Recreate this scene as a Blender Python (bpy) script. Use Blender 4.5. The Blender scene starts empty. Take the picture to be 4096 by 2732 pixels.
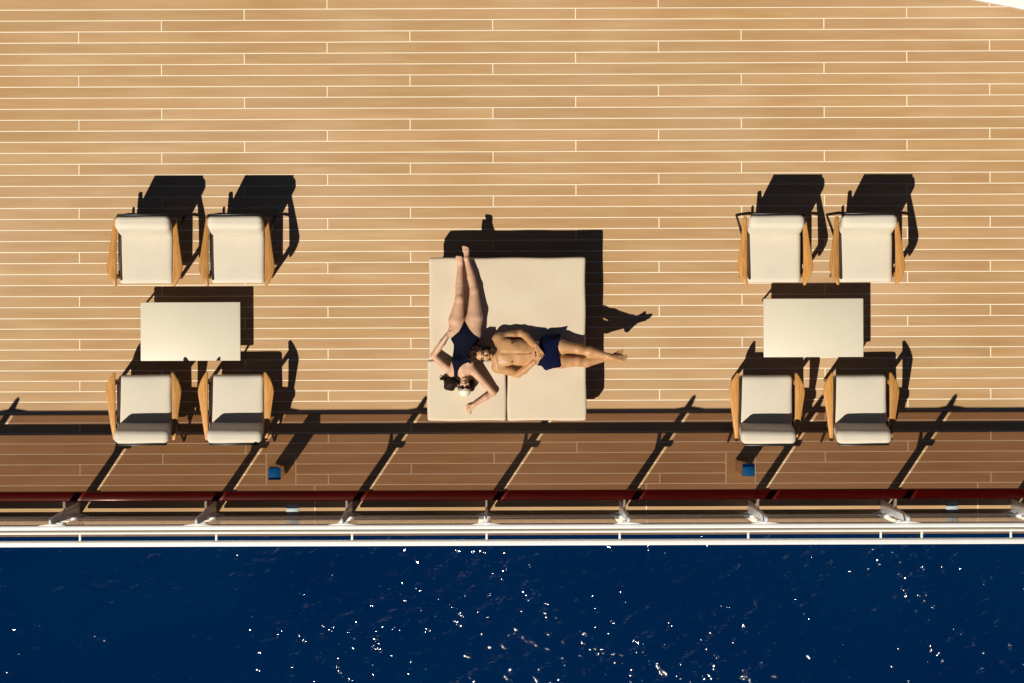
import bpy, bmesh, math, random
import numpy as np
from mathutils import Vector, Matrix

random.seed(7)
rng = np.random.RandomState(11)
SC = bpy.context.scene
COL = SC.collection

# ------------------------------------------------------------------ camera
CAM_H = 29.4            # metres above the deck
PPM = 325.0             # photograph pixels per metre on the deck
NX, NY = 1968.0, 1150.0  # the pixel straight below the camera
PW, PH = 4096.0, 2732.0

cam_data = bpy.data.cameras.new('camera')
cam = bpy.data.objects.new('camera', cam_data)
COL.objects.link(cam)
cam.location = (0, 0, CAM_H)
cam.rotation_euler = (0, 0, math.radians(-0.2))
cam_data.sensor_width = 36.0
cam_data.lens = 36.0 * PPM * CAM_H / PW
cam_data.shift_x = (PW / 2 - NX) / PW
cam_data.shift_y = -(PH / 2 - NY) / PW
cam_data.clip_end = 2000.0
SC.camera = cam

# ------------------------------------------------------------------ sky, sun, exposure
SUN_TRAVEL = Vector((0.475, 0.677, -1.0)).normalized()   # way the light goes
elev = math.asin(-SUN_TRAVEL.z)
to_sun = -SUN_TRAVEL
world = bpy.data.worlds.new('World')
SC.world = world
world.use_nodes = True
wn = world.node_tree.nodes
sky = wn.new('ShaderNodeTexSky')
sky.sky_type = 'NISHITA'
sky.sun_disc = False
sky.sun_elevation = elev
sky.sun_rotation = math.atan2(to_sun.x, to_sun.y)
sky.air_density = 0.3
sky.dust_density = 0.0
sky.ozone_density = 1.0
world.node_tree.links.new(sky.outputs['Color'], wn['Background'].inputs['Color'])
wn['Background'].inputs['Strength'].default_value = 0.05

sun_data = bpy.data.lights.new('sun', 'SUN')
sun_data.energy = 5.0
sun_data.angle = math.radians(0.5)
sun_data.color = (1.0, 0.94, 0.84)
sun = bpy.data.objects.new('sun', sun_data)
COL.objects.link(sun)
sun.rotation_euler = SUN_TRAVEL.to_track_quat('-Z', 'Y').to_euler()

SC.view_settings.view_transform = 'Standard'
SC.view_settings.look = 'None'
SC.view_settings.exposure = 0.0
SC.view_settings.gamma = 1.0
SC.render.engine = 'CYCLES'
SC.cycles.use_denoising = True
SC.cycles.max_bounces = 8
SC.cycles.transparent_max_bounces = 12
SC.cycles.sample_clamp_indirect = 6.0


# ------------------------------------------------------------------ helpers
def W(px, py, z=0.0):
    """real-world point seen at photograph pixel (px,py) if it lies at height z"""
    s = (CAM_H - z) / CAM_H / PPM
    return Vector(((px - NX) * s, (NY - py) * s, z))


def tag(o, label=None, cat=None, group=None, kind=None):
    if label: o['label'] = label
    if cat: o['category'] = cat
    if group: o['group'] = group
    if kind: o['kind'] = kind
    return o


def link(name, me, mat=None, parent=None, loc=None):
    o = bpy.data.objects.new(name, me)
    COL.objects.link(o)
    if me is not None and mat is not None and len(me.materials) == 0:
        me.materials.append(mat)
    if parent is not None:
        o.parent = parent
    if loc is not None:
        o.location = loc
    return o


def empty(name, loc=(0, 0, 0), rz=0.0):
    o = bpy.data.objects.new(name, None)
    COL.objects.link(o)
    o.location = loc
    o.rotation_euler = (0, 0, rz)
    o.empty_display_size = 0.1
    return o


def copy_tree(o, parent=None):
    c = o.copy()
    COL.objects.link(c)
    c.parent = parent
    for ch in list(o.children):
        copy_tree(ch, c)
    return c


def mesh_from(name, verts, faces, smooth=False):
    me = bpy.data.meshes.new(name)
    me.from_pydata([tuple(v) for v in verts], [], faces)
    me.update()
    if smooth:
        me.shade_smooth()
    return me


def box_me(name, x0, x1, y0, y1, z0, z1, bev=0.0, seg=2):
    bm = bmesh.new()
    vs = [bm.verts.new(p) for p in ((x0, y0, z0), (x1, y0, z0), (x1, y1, z0), (x0, y1, z0),
                                    (x0, y0, z1), (x1, y0, z1), (x1, y1, z1), (x0, y1, z1))]
    for f in ((0, 3, 2, 1), (4, 5, 6, 7), (0, 1, 5, 4), (1, 2, 6, 5), (2, 3, 7, 6), (3, 0, 4, 7)):
        bm.faces.new([vs[i] for i in f])
    if bev > 0:
        bmesh.ops.bevel(bm, geom=bm.edges[:], offset=bev, segments=seg, profile=0.5, affect='EDGES')
    me = bpy.data.meshes.new(name)
    bm.to_mesh(me)
    bm.free()
    if bev > 0:
        me.shade_smooth()
    return me


def prism_me(name, pts, d0, d1, axis='z', bev=0.0, seg=2):
    """polygon extruded along an axis; pts are the two other coordinates in order"""
    bm = bmesh.new()

    def mk(p, d):
        if axis == 'z': return (p[0], p[1], d)
        if axis == 'x': return (d, p[0], p[1])
        return (p[0], d, p[1])
    a = [bm.verts.new(mk(p, d0)) for p in pts]
    b = [bm.verts.new(mk(p, d1)) for p in pts]
    n = len(pts)
    bm.faces.new(a[::-1])
    bm.faces.new(b)
    for i in range(n):
        bm.faces.new((a[i], a[(i + 1) % n], b[(i + 1) % n], b[i]))
    bmesh.ops.recalc_face_normals(bm, faces=bm.faces[:])
    if bev > 0:
        ed = [e for e in bm.edges if e.calc_face_angle(0) > 0.35]
        bmesh.ops.bevel(bm, geom=ed, offset=bev, segments=seg, profile=0.5, affect='EDGES')
    me = bpy.data.meshes.new(name)
    bm.to_mesh(me)
    bm.free()
    if bev > 0:
        me.shade_smooth()
    return me


def tube_me(name, pts, radii, seg=10):
    """round bar along a list of points"""
    verts, faces = [], []
    P = [Vector(p) for p in pts]
    if not hasattr(radii, '__len__'):
        radii = [radii] * len(P)
    up = Vector((0.13, 0.21, 1)).normalized()
    for i, p in enumerate(P):
        d = (P[min(i + 1, len(P) - 1)] - P[max(i - 1, 0)]).normalized()
        u = d.cross(up)
        if u.length < 0.05:
            u = d.cross(Vector((1, 0, 0)))
        u.normalize()
        v = d.cross(u)
        for k in range(seg):
            a = 2 * math.pi * k / seg
            verts.append(p + (u * math.cos(a) + v * math.sin(a)) * radii[i])
    for i in range(len(P) - 1):
        for k in range(seg):
            k2 = (k + 1) % seg
            faces.append((i * seg + k, i * seg + k2, (i + 1) * seg + k2, (i + 1) * seg + k))
    faces.append(tuple(range(seg)))
    faces.append(tuple(range((len(P) - 1) * seg, len(P) * seg))[::-1])
    me = mesh_from(name, verts, faces, True)
    bm = bmesh.new(); bm.from_mesh(me)
    bmesh.ops.recalc_face_normals(bm, faces=bm.faces[:])
    bm.to_mesh(me); bm.free()
    me.shade_smooth()
    return me


def pillow_me(name, sx, sy, sz, r, dome=0.0, n=22, seed=0, lump=0.0, shear=None):
    """soft cushion: a rounded box, half sizes sx sy sz, slightly domed on top"""
    verts, faces, index = [], [], {}
    rs = np.random.RandomState(seed)
    ph = rs.rand(8) * 6.28
    t = np.linspace(-1, 1, n)
    t = np.sign(t) * (1 - (1 - np.abs(t)) ** 1.6)

    def vert(q):
        key = tuple(round(c, 5) for c in q)
        if key in index:
            return index[key]
        s = (sx, sy, sz)
        p = [q[i] * s[i] for i in range(3)]
        c = [max(-(s[i] - r), min(s[i] - r, p[i])) for i in range(3)]
        nv = Vector([p[i] - c[i] for i in range(3)])
        if nv.length > 1e-9:
            nv.normalize()
        v = Vector(c) + nv * r
        ex = max(0, 1 - (v.x / sx) ** 2); ey = max(0, 1 - (v.y / sy) ** 2)
        lm = lump * (math.sin(7 * v.x + ph[0] + 3 * v.y) * math.sin(6 * v.y + ph[1]) + 0.5 * math.sin(13 * v.x - 9 * v.y + ph[2]))
        v.z += (dome * (ex * ey) ** 0.5 + lm * (ex * ey) ** 0.3) * (1 if v.z > 0 else -0.2)
        v.x += lump * 0.8 * math.sin(9 * v.y + ph[3]) * (v.x / sx)
        v.y += lump * 0.8 * math.sin(8 * v.x + ph[4]) * (v.y / sy)
        if shear:
            v = shear(v)
        index[key] = len(verts)
        verts.append(v)
        return index[key]
    for ax in range(3):
        for sg in (-1, 1):
            for i in range(n - 1):
                for j in range(n - 1):
                    q = []
                    for (a, b) in ((i, j), (i + 1, j), (i + 1, j + 1), (i, j + 1)):
                        c = [0, 0, 0]
                        c[ax] = sg
                        c[(ax + 1) % 3] = t[a]
                        c[(ax + 2) % 3] = t[b]
                        q.append(vert(c))
                    faces.append(tuple(q if sg > 0 else q[::-1]))
    return mesh_from(name, verts, faces, True)


# ------------------------------------------------------------------ materials
def mat_new(name):
    m = bpy.data.materials.new(name)
    m.use_nodes = True
    return m, m.node_tree.nodes, m.node_tree.links, m.node_tree.nodes['Principled BSDF']


def mat_plain(name, col, rough=0.5, metal=0.0, spec=0.5, var=0.0, scale=6.0, bump=0.0, bscale=200.0, obj_var=0.0,
              stretch=(1, 1, 1), col2=None, coat=0.0, sss=0.0):
    m, N, L, B = mat_new(name)
    B.inputs['Roughness'].default_value = rough
    B.inputs['Metallic'].default_value = metal
    B.inputs['Specular IOR Level'].default_value = spec
    if coat:
        B.inputs['Coat Weight'].default_value = coat
        B.inputs['Coat Roughness'].default_value = 0.08
    if sss:
        B.inputs['Subsurface Weight'].default_value = sss
        B.inputs['Subsurface Radius'].default_value = (0.02, 0.008, 0.004)
        B.inputs['Subsurface Scale'].default_value = 0.6
    tc = N.new('ShaderNodeTexCoord')
    mp = N.new('ShaderNodeMapping'); mp.inputs['Scale'].default_value = stretch
    L.new(tc.outputs['Object'], mp.inputs['Vector'])
    nz = N.new('ShaderNodeTexNoise'); nz.inputs['Scale'].default_value = scale; nz.inputs['Detail'].default_value = 6
    L.new(mp.outputs['Vector'], nz.inputs['Vector'])
    mx = N.new('ShaderNodeMix'); mx.data_type = 'RGBA'
    c2 = col2 if col2 else tuple(c * (1 - var) for c in col)
    mx.inputs['A'].default_value = (*col, 1)
    mx.inputs['B'].default_value = (*c2, 1)
    rp = N.new('ShaderNodeMapRange'); rp.inputs['From Min'].default_value = 0.35; rp.inputs['From Max'].default_value = 0.7
    L.new(nz.outputs['Fac'], rp.inputs['Value'])
    L.new(rp.outputs['Result'], mx.inputs['Factor'])
    out = mx.outputs['Result']
    if obj_var:
        oi = N.new('ShaderNodeObjectInfo')
        hs = N.new('ShaderNodeHueSaturation')
        r2 = N.new('ShaderNodeMapRange'); r2.inputs['To Min'].default_value = 1 - obj_var; r2.inputs['To Max'].default_value = 1 + obj_var
        L.new(oi.outputs['Random'], r2.inputs['Value'])
        L.new(r2.outputs['Result'], hs.inputs['Value'])
        L.new(out, hs.inputs['Color'])
        out = hs.outputs['Color']
    L.new(out, B.inputs['Base Color'])
    if bump:
        n2 = N.new('ShaderNodeTexNoise'); n2.inputs['Scale'].default_value = bscale; n2.inputs['Detail'].default_value = 3
        L.new(tc.outputs['Object'], n2.inputs['Vector'])
        bp = N.new('ShaderNodeBump'); bp.inputs['Strength'].default_value = bump; bp.inputs['Distance'].default_value = 0.01
        L.new(n2.outputs['Fac'], bp.inputs['Height'])
        L.new(bp.outputs['Normal'], B.inputs['Normal'])
    return m


def mat_plank():
    m, N, L, B = mat_new('teak_plank')
    B.inputs['Roughness'].default_value = 0.62
    B.inputs['Specular IOR Level'].default_value = 0.25
    geo = N.new('ShaderNodeNewGeometry')
    oi = N.new('ShaderNodeObjectInfo')
    # long soft figure that differs from plank to plank
    off = N.new('ShaderNodeMath'); off.operation = 'MULTIPLY'; off.inputs[1].default_value = 37.0
    L.new(oi.outputs['Random'], off.inputs[0])
    cx = N.new('ShaderNodeCombineXYZ'); L.new(off.outputs[0], cx.inputs['Z'])
    add = N.new('ShaderNodeVectorMath'); add.operation = 'ADD'
    L.new(geo.outputs['Position'], add.inputs[0]); L.new(cx.outputs[0], add.inputs[1])
    mp = N.new('ShaderNodeMapping'); mp.inputs['Scale'].default_value = (0.9, 7.0, 1.0)
    L.new(add.outputs[0], mp.inputs['Vector'])
    n1 = N.new('ShaderNodeTexNoise'); n1.inputs['Scale'].default_value = 1.3; n1.inputs['Detail'].default_value = 4
    L.new(mp.outputs[0], n1.inputs['Vector'])
    mp2 = N.new('ShaderNodeMapping'); mp2.inputs['Scale'].default_value = (2.0, 90.0, 1.0)
    L.new(add.outputs[0], mp2.inputs['Vector'])
    n2 = N.new('ShaderNodeTexNoise'); n2.inputs['Scale'].default_value = 1.0; n2.inputs['Detail'].default_value = 5
    L.new(mp2.outputs[0], n2.inputs['Vector'])
    # broad weathering across the whole deck
    n3 = N.new('ShaderNodeTexNoise'); n3.inputs['Scale'].default_value = 0.38; n3.inputs['Detail'].default_value = 3
    L.new(geo.outputs['Position'], n3.inputs['Vector'])
    r1 = N.new('ShaderNodeValToRGB')
    e = r1.color_ramp.elements
    e[0].position = 0.30; e[0].color = (0.462, 0.272, 0.122, 1)
    e[1].position = 0.72; e[1].color = (0.528, 0.334, 0.164, 1)
    x = e.new(0.5); x.color = (0.495, 0.302, 0.142, 1)
    L.new(n1.outputs['Fac'], r1.inputs['Fac'])
    mx = N.new('ShaderNodeMix'); mx.data_type = 'RGBA'; mx.blend_type = 'MULTIPLY'
    mx.inputs['Factor'].default_value = 1.0
    g = N.new('ShaderNodeMapRange'); g.inputs['From Min'].default_value = 0.3; g.inputs['From Max'].default_value = 0.7
    g.inputs['To Min'].default_value = 0.955; g.inputs['To Max'].default_value = 1.03
    L.new(n2.outputs['Fac'], g.inputs['Value'])
    L.new(r1.outputs['Color'], mx.inputs['A']); L.new(g.outputs['Result'], mx.inputs['B'])
    hs = N.new('ShaderNodeHueSaturation')
    rv = N.new('ShaderNodeMapRange'); rv.inputs['To Min'].default_value = 0.94; rv.inputs['To Max'].default_value = 1.05
    L.new(oi.outputs['Random'], rv.inputs['Value'])
    w = N.new('ShaderNodeMapRange'); w.inputs['From Min'].default_value = 0.3; w.inputs['From Max'].default_value = 0.7
    w.inputs['To Min'].default_value = 0.91; w.inputs['To Max'].default_value = 1.08
    L.new(n3.outputs['Fac'], w.inputs['Value'])
    mm = N.new('ShaderNodeMath'); mm.operation = 'MULTIPLY'
    L.new(rv.outputs[0], mm.inputs[0]); L.new(w.outputs[0], mm.inputs[1])
    L.new(mm.outputs[0], hs.inputs['Value'])
    ws = N.new('ShaderNodeMapRange'); ws.inputs['From Min'].default_value = 0.3; ws.inputs['From Max'].default_value = 0.7
    ws.inputs['To Min'].default_value = 1.06; ws.inputs['To Max'].default_value = 0.92
    L.new(n3.outputs['Fac'], ws.inputs['Value']); L.new(ws.outputs[0], hs.inputs['Saturation'])
    L.new(mx.outputs['Result'], hs.inputs['Color'])
    L.new(hs.outputs['Color'], B.inputs['Base Color'])
    bp = N.new('ShaderNodeBump'); bp.inputs['Strength'].default_value = 0.15; bp.inputs['Distance'].default_value = 0.002
    L.new(n2.outputs['Fac'], bp.inputs['Height']); L.new(bp.outputs['Normal'], B.inputs['Normal'])
    return m


def mat_glass():
    m, N, L, B = mat_new('bronze_glass')
    N.remove(B)
    tr = N.new('ShaderNodeBsdfTransparent'); tr.inputs['Color'].default_value = (0.635, 0.545, 0.485, 1)   # per face, two faces to a pane
    gl = N.new('ShaderNodeBsdfGlossy'); gl.inputs['Roughness'].default_value = 0.02
    lw = N.new('ShaderNodeLayerWeight'); lw.inputs['Blend'].default_value = 0.5
    fr = N.new('ShaderNodeMapRange'); fr.inputs['From Min'].default_value = 0.3; fr.inputs['From Max'].default_value = 1.0
    fr.inputs['To Min'].default_value = 0.03; fr.inputs['To Max'].default_value = 0.25
    L.new(lw.outputs['Facing'], fr.inputs['Value'])
    mx = N.new('ShaderNodeMixShader')
    L.new(fr.outputs[0], mx.inputs['Fac']); L.new(tr.outputs[0], mx.inputs[1]); L.new(gl.outputs[0], mx.inputs[2])
    L.new(mx.outputs[0], N['Material Output'].inputs['Surface'])
    return m


def mat_sea():
    m, N, L, B0 = mat_new('sea_water')
    N.remove(B0)
    B = N.new('ShaderNodeBsdfDiffuse')                       # light scattered back from the depth
    G = N.new('ShaderNodeBsdfGlossy'); G.inputs['Roughness'].default_value = 0.05
    fr = N.new('ShaderNodeFresnel'); fr.inputs['IOR'].default_value = 1.33
    ms = N.new('ShaderNodeMixShader')
    L.new(fr.outputs[0], ms.inputs['Fac']); L.new(B.outputs[0], ms.inputs[1]); L.new(G.outputs[0], ms.inputs[2])
    L.new(ms.outputs[0], N['Material Output'].inputs['Surface'])
    geo = N.new('ShaderNodeNewGeometry')
    rot = N.new('ShaderNodeMapping'); rot.inputs['Rotation'].default_value = (0, 0, math.radians(35))
    rot.inputs['Scale'].default_value = (1.0, 1.7, 1.0)
    L.new(geo.outputs['Position'], rot.inputs['Vector'])
    # colour: deep blue with slow drifts
    n0 = N.new('ShaderNodeTexNoise'); n0.inputs['Scale'].default_value = 0.25; n0.inputs['Detail'].default_value = 5
    L.new(rot.outputs[0], n0.inputs['Vector'])
    mx = N.new('ShaderNodeMix'); mx.data_type = 'RGBA'
    mx.inputs['A'].default_value = (0.0001, 0.0085, 0.048, 1); mx.inputs['B'].default_value = (0.0002, 0.0175, 0.064, 1)
    L.new(n0.outputs['Fac'], mx.inputs['Factor']); L.new(mx.outputs['Result'], B.inputs['Color'])
    # wavelets, stronger in drifting patches
    n1 = N.new('ShaderNodeTexNoise'); n1.inputs['Scale'].default_value = 0.55; n1.inputs['Detail'].default_value = 2
    L.new(rot.outputs[0], n1.inputs['Vector'])
    n2 = N.new('ShaderNodeTexNoise'); n2.inputs['Scale'].default_value = 3.2; n2.inputs['Detail'].default_value = 2.0
    n2.inputs['Roughness'].default_value = 0.45
    L.new(rot.outputs[0], n2.inputs['Vector'])
    pat = N.new('ShaderNodeTexNoise'); pat.inputs['Scale'].default_value = 0.42; pat.inputs['Detail'].default_value = 2
    pm = N.new('ShaderNodeMapping'); pm.inputs['Location'].default_value = (31.0, 9.0, 3.0)
    L.new(geo.outputs['Position'], pm.inputs['Vector']); L.new(pm.outputs[0], pat.inputs['Vector'])
    pr = N.new('ShaderNodeMapRange'); pr.inputs['From Min'].default_value = 0.42; pr.inputs['From Max'].default_value = 0.62
    pr.inputs['To Min'].default_value = 0.60; pr.inputs['To Max'].default_value = 0.97
    L.new(pat.outputs['Fac'], pr.inputs['Value'])
    b1 = N.new('ShaderNodeBump'); b1.inputs['Strength'].default_value = 1.0; b1.inputs['Distance'].default_value = 0.10
    L.new(n1.outputs['Fac'], b1.inputs['Height'])
    b2 = N.new('ShaderNodeBump'); b2.inputs['Distance'].default_value = 0.105
    sx = N.new('ShaderNodeSeparateXYZ'); L.new(geo.outputs['Position'], sx.inputs[0])
    wr = N.new('ShaderNodeMapRange'); wr.interpolation_type = 'LINEAR'      # bump grows along X to move the sun glints to the right
    wr.inputs['From Min'].default_value = -9.0; wr.inputs['From Max'].default_value = 9.0
    wr.inputs['To Min'].default_value = 0.42; wr.inputs['To Max'].default_value = 1.74
    L.new(sx.outputs['X'], wr.inputs['Value'])
    wm = N.new('ShaderNodeMath'); wm.operation = 'MULTIPLY'
    L.new(pr.outputs[0], wm.inputs[0]); L.new(wr.outputs[0], wm.inputs[1])
    mu = N.new('ShaderNodeMath'); mu.operation = 'MULTIPLY'
    L.new(n2.outputs['Fac'], mu.inputs[0]); L.new(wm.outputs[0], mu.inputs[1])
    L.new(mu.outputs[0], b2.inputs['Height']); L.new(b1.outputs[0], b2.inputs['Normal'])
    L.new(b2.outputs[0], G.inputs['Normal']); L.new(b2.outputs[0], fr.inputs['Normal'])
    return m


M = {}
M['plank'] = mat_plank()
M['caulk'] = mat_plain('cream_caulk', (0.86, 0.745, 0.545), 0.7, var=0.08, scale=3)
M['glass'] = mat_glass()
M['sea'] = mat_sea()
M['fabric'] = mat_plain('cream_fabric', (0.665, 0.595, 0.470), 0.9, spec=0.15, var=0.05, scale=5, bump=0.25, bscale=420)
M['bedfabric'] = mat_plain('sand_fabric', (0.670, 0.565, 0.410), 0.9, spec=0.15, var=0.06, scale=2.2, bump=0.25, bscale=420,
                           col2=(0.650, 0.525, 0.380))
M['strap'] = mat_plain('navy_sling', (0.012, 0.013, 0.022), 0.8, bump=0.2, bscale=300)
M['armwood'] = mat_plain('oiled_teak', (0.55, 0.270, 0.068), 0.42, spec=0.4, scale=5, stretch=(9, 1, 9),
                         col2=(0.39, 0.165, 0.034), obj_var=0.16, bump=0.05, bscale=90)
M['black'] = mat_plain('black_metal', (0.012, 0.011, 0.011), 0.4, metal=0.0)
M['tabletop'] = mat_plain('cream_laminate', (0.68, 0.615, 0.475), 0.45, spec=0.35, var=0.035, scale=3)
M['white'] = mat_plain('white_paint', (0.80, 0.79, 0.75), 0.3, spec=0.5, var=0.05, scale=4)
M['greypaint'] = mat_plain('grey_steel', (0.30, 0.30, 0.295), 0.35, spec=0.5, var=0.2, scale=8)
M['sillpaint'] = mat_plain('dark_sill_paint', (0.13, 0.125, 0.12), 0.4, spec=0.4, var=0.2, scale=8)
M['finpaint'] = mat_plain('stanchion_paint', (0.62, 0.62, 0.60), 0.35, spec=0.5, var=0.12, scale=10)
M['mahogany'] = mat_plain('varnished_mahogany', (0.115, 0.0035, 0.001), 0.42, spec=0.15, scale=4, stretch=(0.4, 10, 10),
                          col2=(0.075, 0.002, 0.0007), coat=0.05)
M['mirror'] = mat_plain('polished_steel', (0.72, 0.68, 0.63), 0.16, metal=1.0, var=0.05)
M['bluecap'] = mat_plain('blue_cover', (0.003, 0.20, 0.60), 0.6, spec=0.2, var=0.1, scale=12)
M['paleblue'] = mat_plain('pale_blue_plate', (0.50, 0.58, 0.60), 0.5, var=0.35, scale=28, bump=0.3, bscale=60)
M['hull'] = mat_plain('hull_paint', (0.006, 0.010, 0.028), 0.45, var=0.15)  # unseen side kept dark so the sea reflects no pale patches
M['skin_w'] = mat_plain('fair_skin', (0.62, 0.380, 0.238), 0.48, spec=0.35, scale=9, col2=(0.53, 0.285, 0.165), sss=0.03)
M['skin_m'] = mat_plain('tanned_skin', (0.56, 0.305, 0.135), 0.45, spec=0.35, scale=9, col2=(0.44, 0.21, 0.085), sss=0.03)
M['suit'] = mat_plain('navy_swimsuit', (0.0022, 0.0035, 0.011), 0.8, spec=0.1, bump=0.3, bscale=60)
M['shorts'] = mat_plain('navy_shorts', (0.002, 0.004, 0.024), 0.85, spec=0.1, bump=0.5, bscale=35)
M['hair_w'] = mat_plain('dark_brown_hair', (0.016, 0.006, 0.003), 0.6, spec=0.15, var=0.5, scale=60, stretch=(1, 8, 1))
M['hair_m'] = mat_plain('curly_brown_hair', (0.030, 0.011, 0.005), 0.6, spec=0.15, var=0.6, scale=70)
M['cap'] = mat_plain('white_cap', (0.74, 0.68, 0.55), 0.6, var=0.05)
M['lens'] = mat_plain('black_lens', (0.003, 0.003, 0.004), 0.15)
M['lips'] = mat_plain('lips', (0.34, 0.09, 0.07), 0.45)
M['dark'] = mat_plain('dark_feature', (0.03, 0.013, 0.008), 0.6)
M['areola'] = mat_plain('areola', (0.20, 0.075, 0.04), 0.55)
M['nail'] = mat_plain('red_nail', (0.30, 0.02, 0.015), 0.25)
M['lowerdeck'] = mat_plain('lower_deck_teak', (0.22, 0.13, 0.07), 0.7, var=0.3, scale=3)

# ------------------------------------------------------------------ sea, hull, lower deck
SEA_Z = -14.0
sea_me = mesh_from('sea', [(-900, -900, 0), (900, -900, 0), (900, 900, 0), (-900, 900, 0)], [(0, 1, 2, 3)])
sea = tag(link('sea', sea_me, M['sea'], loc=(0, 0, SEA_Z)), kind='structure')

hull_me = box_me('ship_hull', -60, 60, -3.26, 24, SEA_Z - 1.0, -2.82)
tag(link('ship_hull', hull_me, M['hull']), kind='structure')
ld_me = box_me('lower_deck', -60, 60, -3.318, 24, -2.80, -2.60)
tag(link('lower_deck', ld_me, M['lowerdeck']), kind='structure')

# ------------------------------------------------------------------ deck: caulk bed and single planks
Y_EDGE = -(2093 - NY) / PPM
deck_me = box_me('teak_deck', -60, 60, Y_EDGE, 24, -0.20, -0.004)
deck = tag(link('teak_deck', deck_me, M['caulk']), kind='structure')

SEAM = 0.0150
rows = []                       # (y_low_px, y_high_px, index from the photograph's top)
y = 1937.4
seams = [y]
for i in range(16):
    y -= 41.75; seams.append(y)
for i in range(152):
    y -= 44.1; seams.append(y)
IDX0 = 44                        # row above seam 1937 counted from the top row (0)
PITCHX = 331.3
plank_cache = {}


def plank_piece(x0, x1, y0, y1, top=0.0):
    L_, H_ = round(x1 - x0, 4), round(y1 - y0, 4)
    key = (L_, H_)
    if key not in plank_cache:
        plank_cache[key] = box_me('plank', -L_ / 2, L_ / 2, -H_ / 2, H_ / 2, -0.02, 0.0)
        plank_cache[key].materials.append(M['plank'])
    o = bpy.data.objects.new('plank', plank_cache[key])
    COL.objects.link(o)
    o.parent = deck
    o.location = ((x0 + x1) / 2, (y0 + y1) / 2, top + rng.uniform(-0.0006, 0.0006))
    return o


hatches = [(1062.0, 1180.0), (2901.0, 3018.0)]
far_v, far_f = [], []


def far_piece(x0, x1, y0, y1):
    b = len(far_v)
    for z in (-0.02, 0.0):
        far_v.extend([(x0, y0, z), (x1, y0, z), (x1, y1, z), (x0, y1, z)])
    for f in ((4, 5, 6, 7), (0, 1, 5, 4), (1, 2, 6, 5), (2, 3, 7, 6), (3, 0, 4, 7)):
        far_f.append(tuple(b + i for i in f))


X_NEAR = 7.3
Y_NEAR = (NY + 190) / PPM
for r in range(len(seams) - 1):
    yl, yh = seams[r], seams[r + 1]
    y0 = (NY - yl) / PPM + SEAM / 2
    y1 = (NY - yh) / PPM - SEAM / 2
    idx = IDX0 - r
    col = (3 - idx) % 4
    base = 317.0 + PITCHX * col
    joints = [base + PITCHX * 4 * k for k in range(-12, 14)]
    for a, b in zip(joints[:-1], joints[1:]):
        segs = [(a, b, True, True)]
        if r < 3:
            for (h0, h1) in hatches:
                new = []
                for (s0, s1, _, _) in segs:
                    if s1 <= h0 or s0 >= h1:
                        new.append((s0, s1, 0, 0))
                    else:
                        if s0 < h0: new.append((s0, h0, 0, 0))
                        if s1 > h1: new.append((h1, s1, 0, 0))
                segs = new
        for (s0, s1, _, _) in segs:
            x0 = (s0 - NX) / PPM + SEAM / 2
            x1 = (s1 - NX) / PPM - SEAM / 2
            if x1 - x0 < 0.02:
                continue
            if x1 > -X_NEAR and x0 < X_NEAR and y0 < Y_NEAR:
                plank_piece(x0, x1, y0, y1)
            else:
                far_piece(x0, x1, y0, y1)
fm = mesh_from('deck_planks_beyond', far_v, far_f)
fp = link('deck_planks_beyond', fm, M['plank'], deck)
fp['kind'] = 'stuff'

# margin boards outside the last seam, with the plain hatch boards let into them
y1m = (NY - 1937.4) / PPM - SEAM / 2
y0m = (NY - 2058) / PPM
for (a, b) in ((-2400, -70), (-70, 1256), (1256, 2582), (2582, 3908), (3908, 5300)):
    plank_piece((a - NX) / PPM + SEAM / 2, (b - NX) / PPM - SEAM / 2, y0m, y1m)
for (h0, h1) in hatches:
    me = box_me('hatch_board', (h0 - NX) / PPM + SEAM / 2, (h1 - NX) / PPM - SEAM / 2,
                (NY - 1936) / PPM, (NY - seams[3]) / PPM - SEAM / 2, -0.02, 0.0015)
    link('hatch_board', me, M['plank'], deck)

# deck strip outside the glass, sunlight put into its pale colour, and the bright deck edge
cm = box_me('sunlit_deck_strip', -60, 60, (NY - 2092) / PPM, (NY - 2076) / PPM, -0.10, 0.012, 0.004)
tag(link('sunlit_deck_strip', cm, mat_plain('sunlit_strip_paint', (0.92, 0.83, 0.66), 0.5, var=0.06), None), kind='structure')
gm = box_me('gutter', -60, 60, (NY - 2124) / PPM, (NY - 2093.5) / PPM, -0.30, -0.18)
tag(link('gutter', gm, M['greypaint']), kind='structure')
em = box_me('deck_edge_lip', -60, 60, (NY - 2133) / PPM, (NY - 2124.5) / PPM, -0.30, -0.02, 0.006)
tag(link('deck_edge_lip', em, M['white']), kind='structure')

# ------------------------------------------------------------------ glass railing
FIN_PX = [-229, 314, 860, 1404, 1943, 2476, 2991, 3522, 4043, 4575]
FIN_X = [(p - NX) / PPM for p in FIN_PX]
FIN_X = [FIN_X[0] - 1.65] + FIN_X + [FIN_X[-1] + 1.65]


def py2y(p):
    return (NY - p) / PPM


rail = empty('glass_railing', (0, py2y(2047), 0))
tag(rail, 'bronze glass windscreen railing with red mahogany handrail along the sea edge of the deck', 'railing')
RY = py2y(2047)


def rl(name, me, mat, parent=None):
    """part given in world coordinates, moved into the railing's frame"""
    me.transform(Matrix.Translation((0, -RY, 0)))
    return link(name, me, mat, parent or rail)


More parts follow.
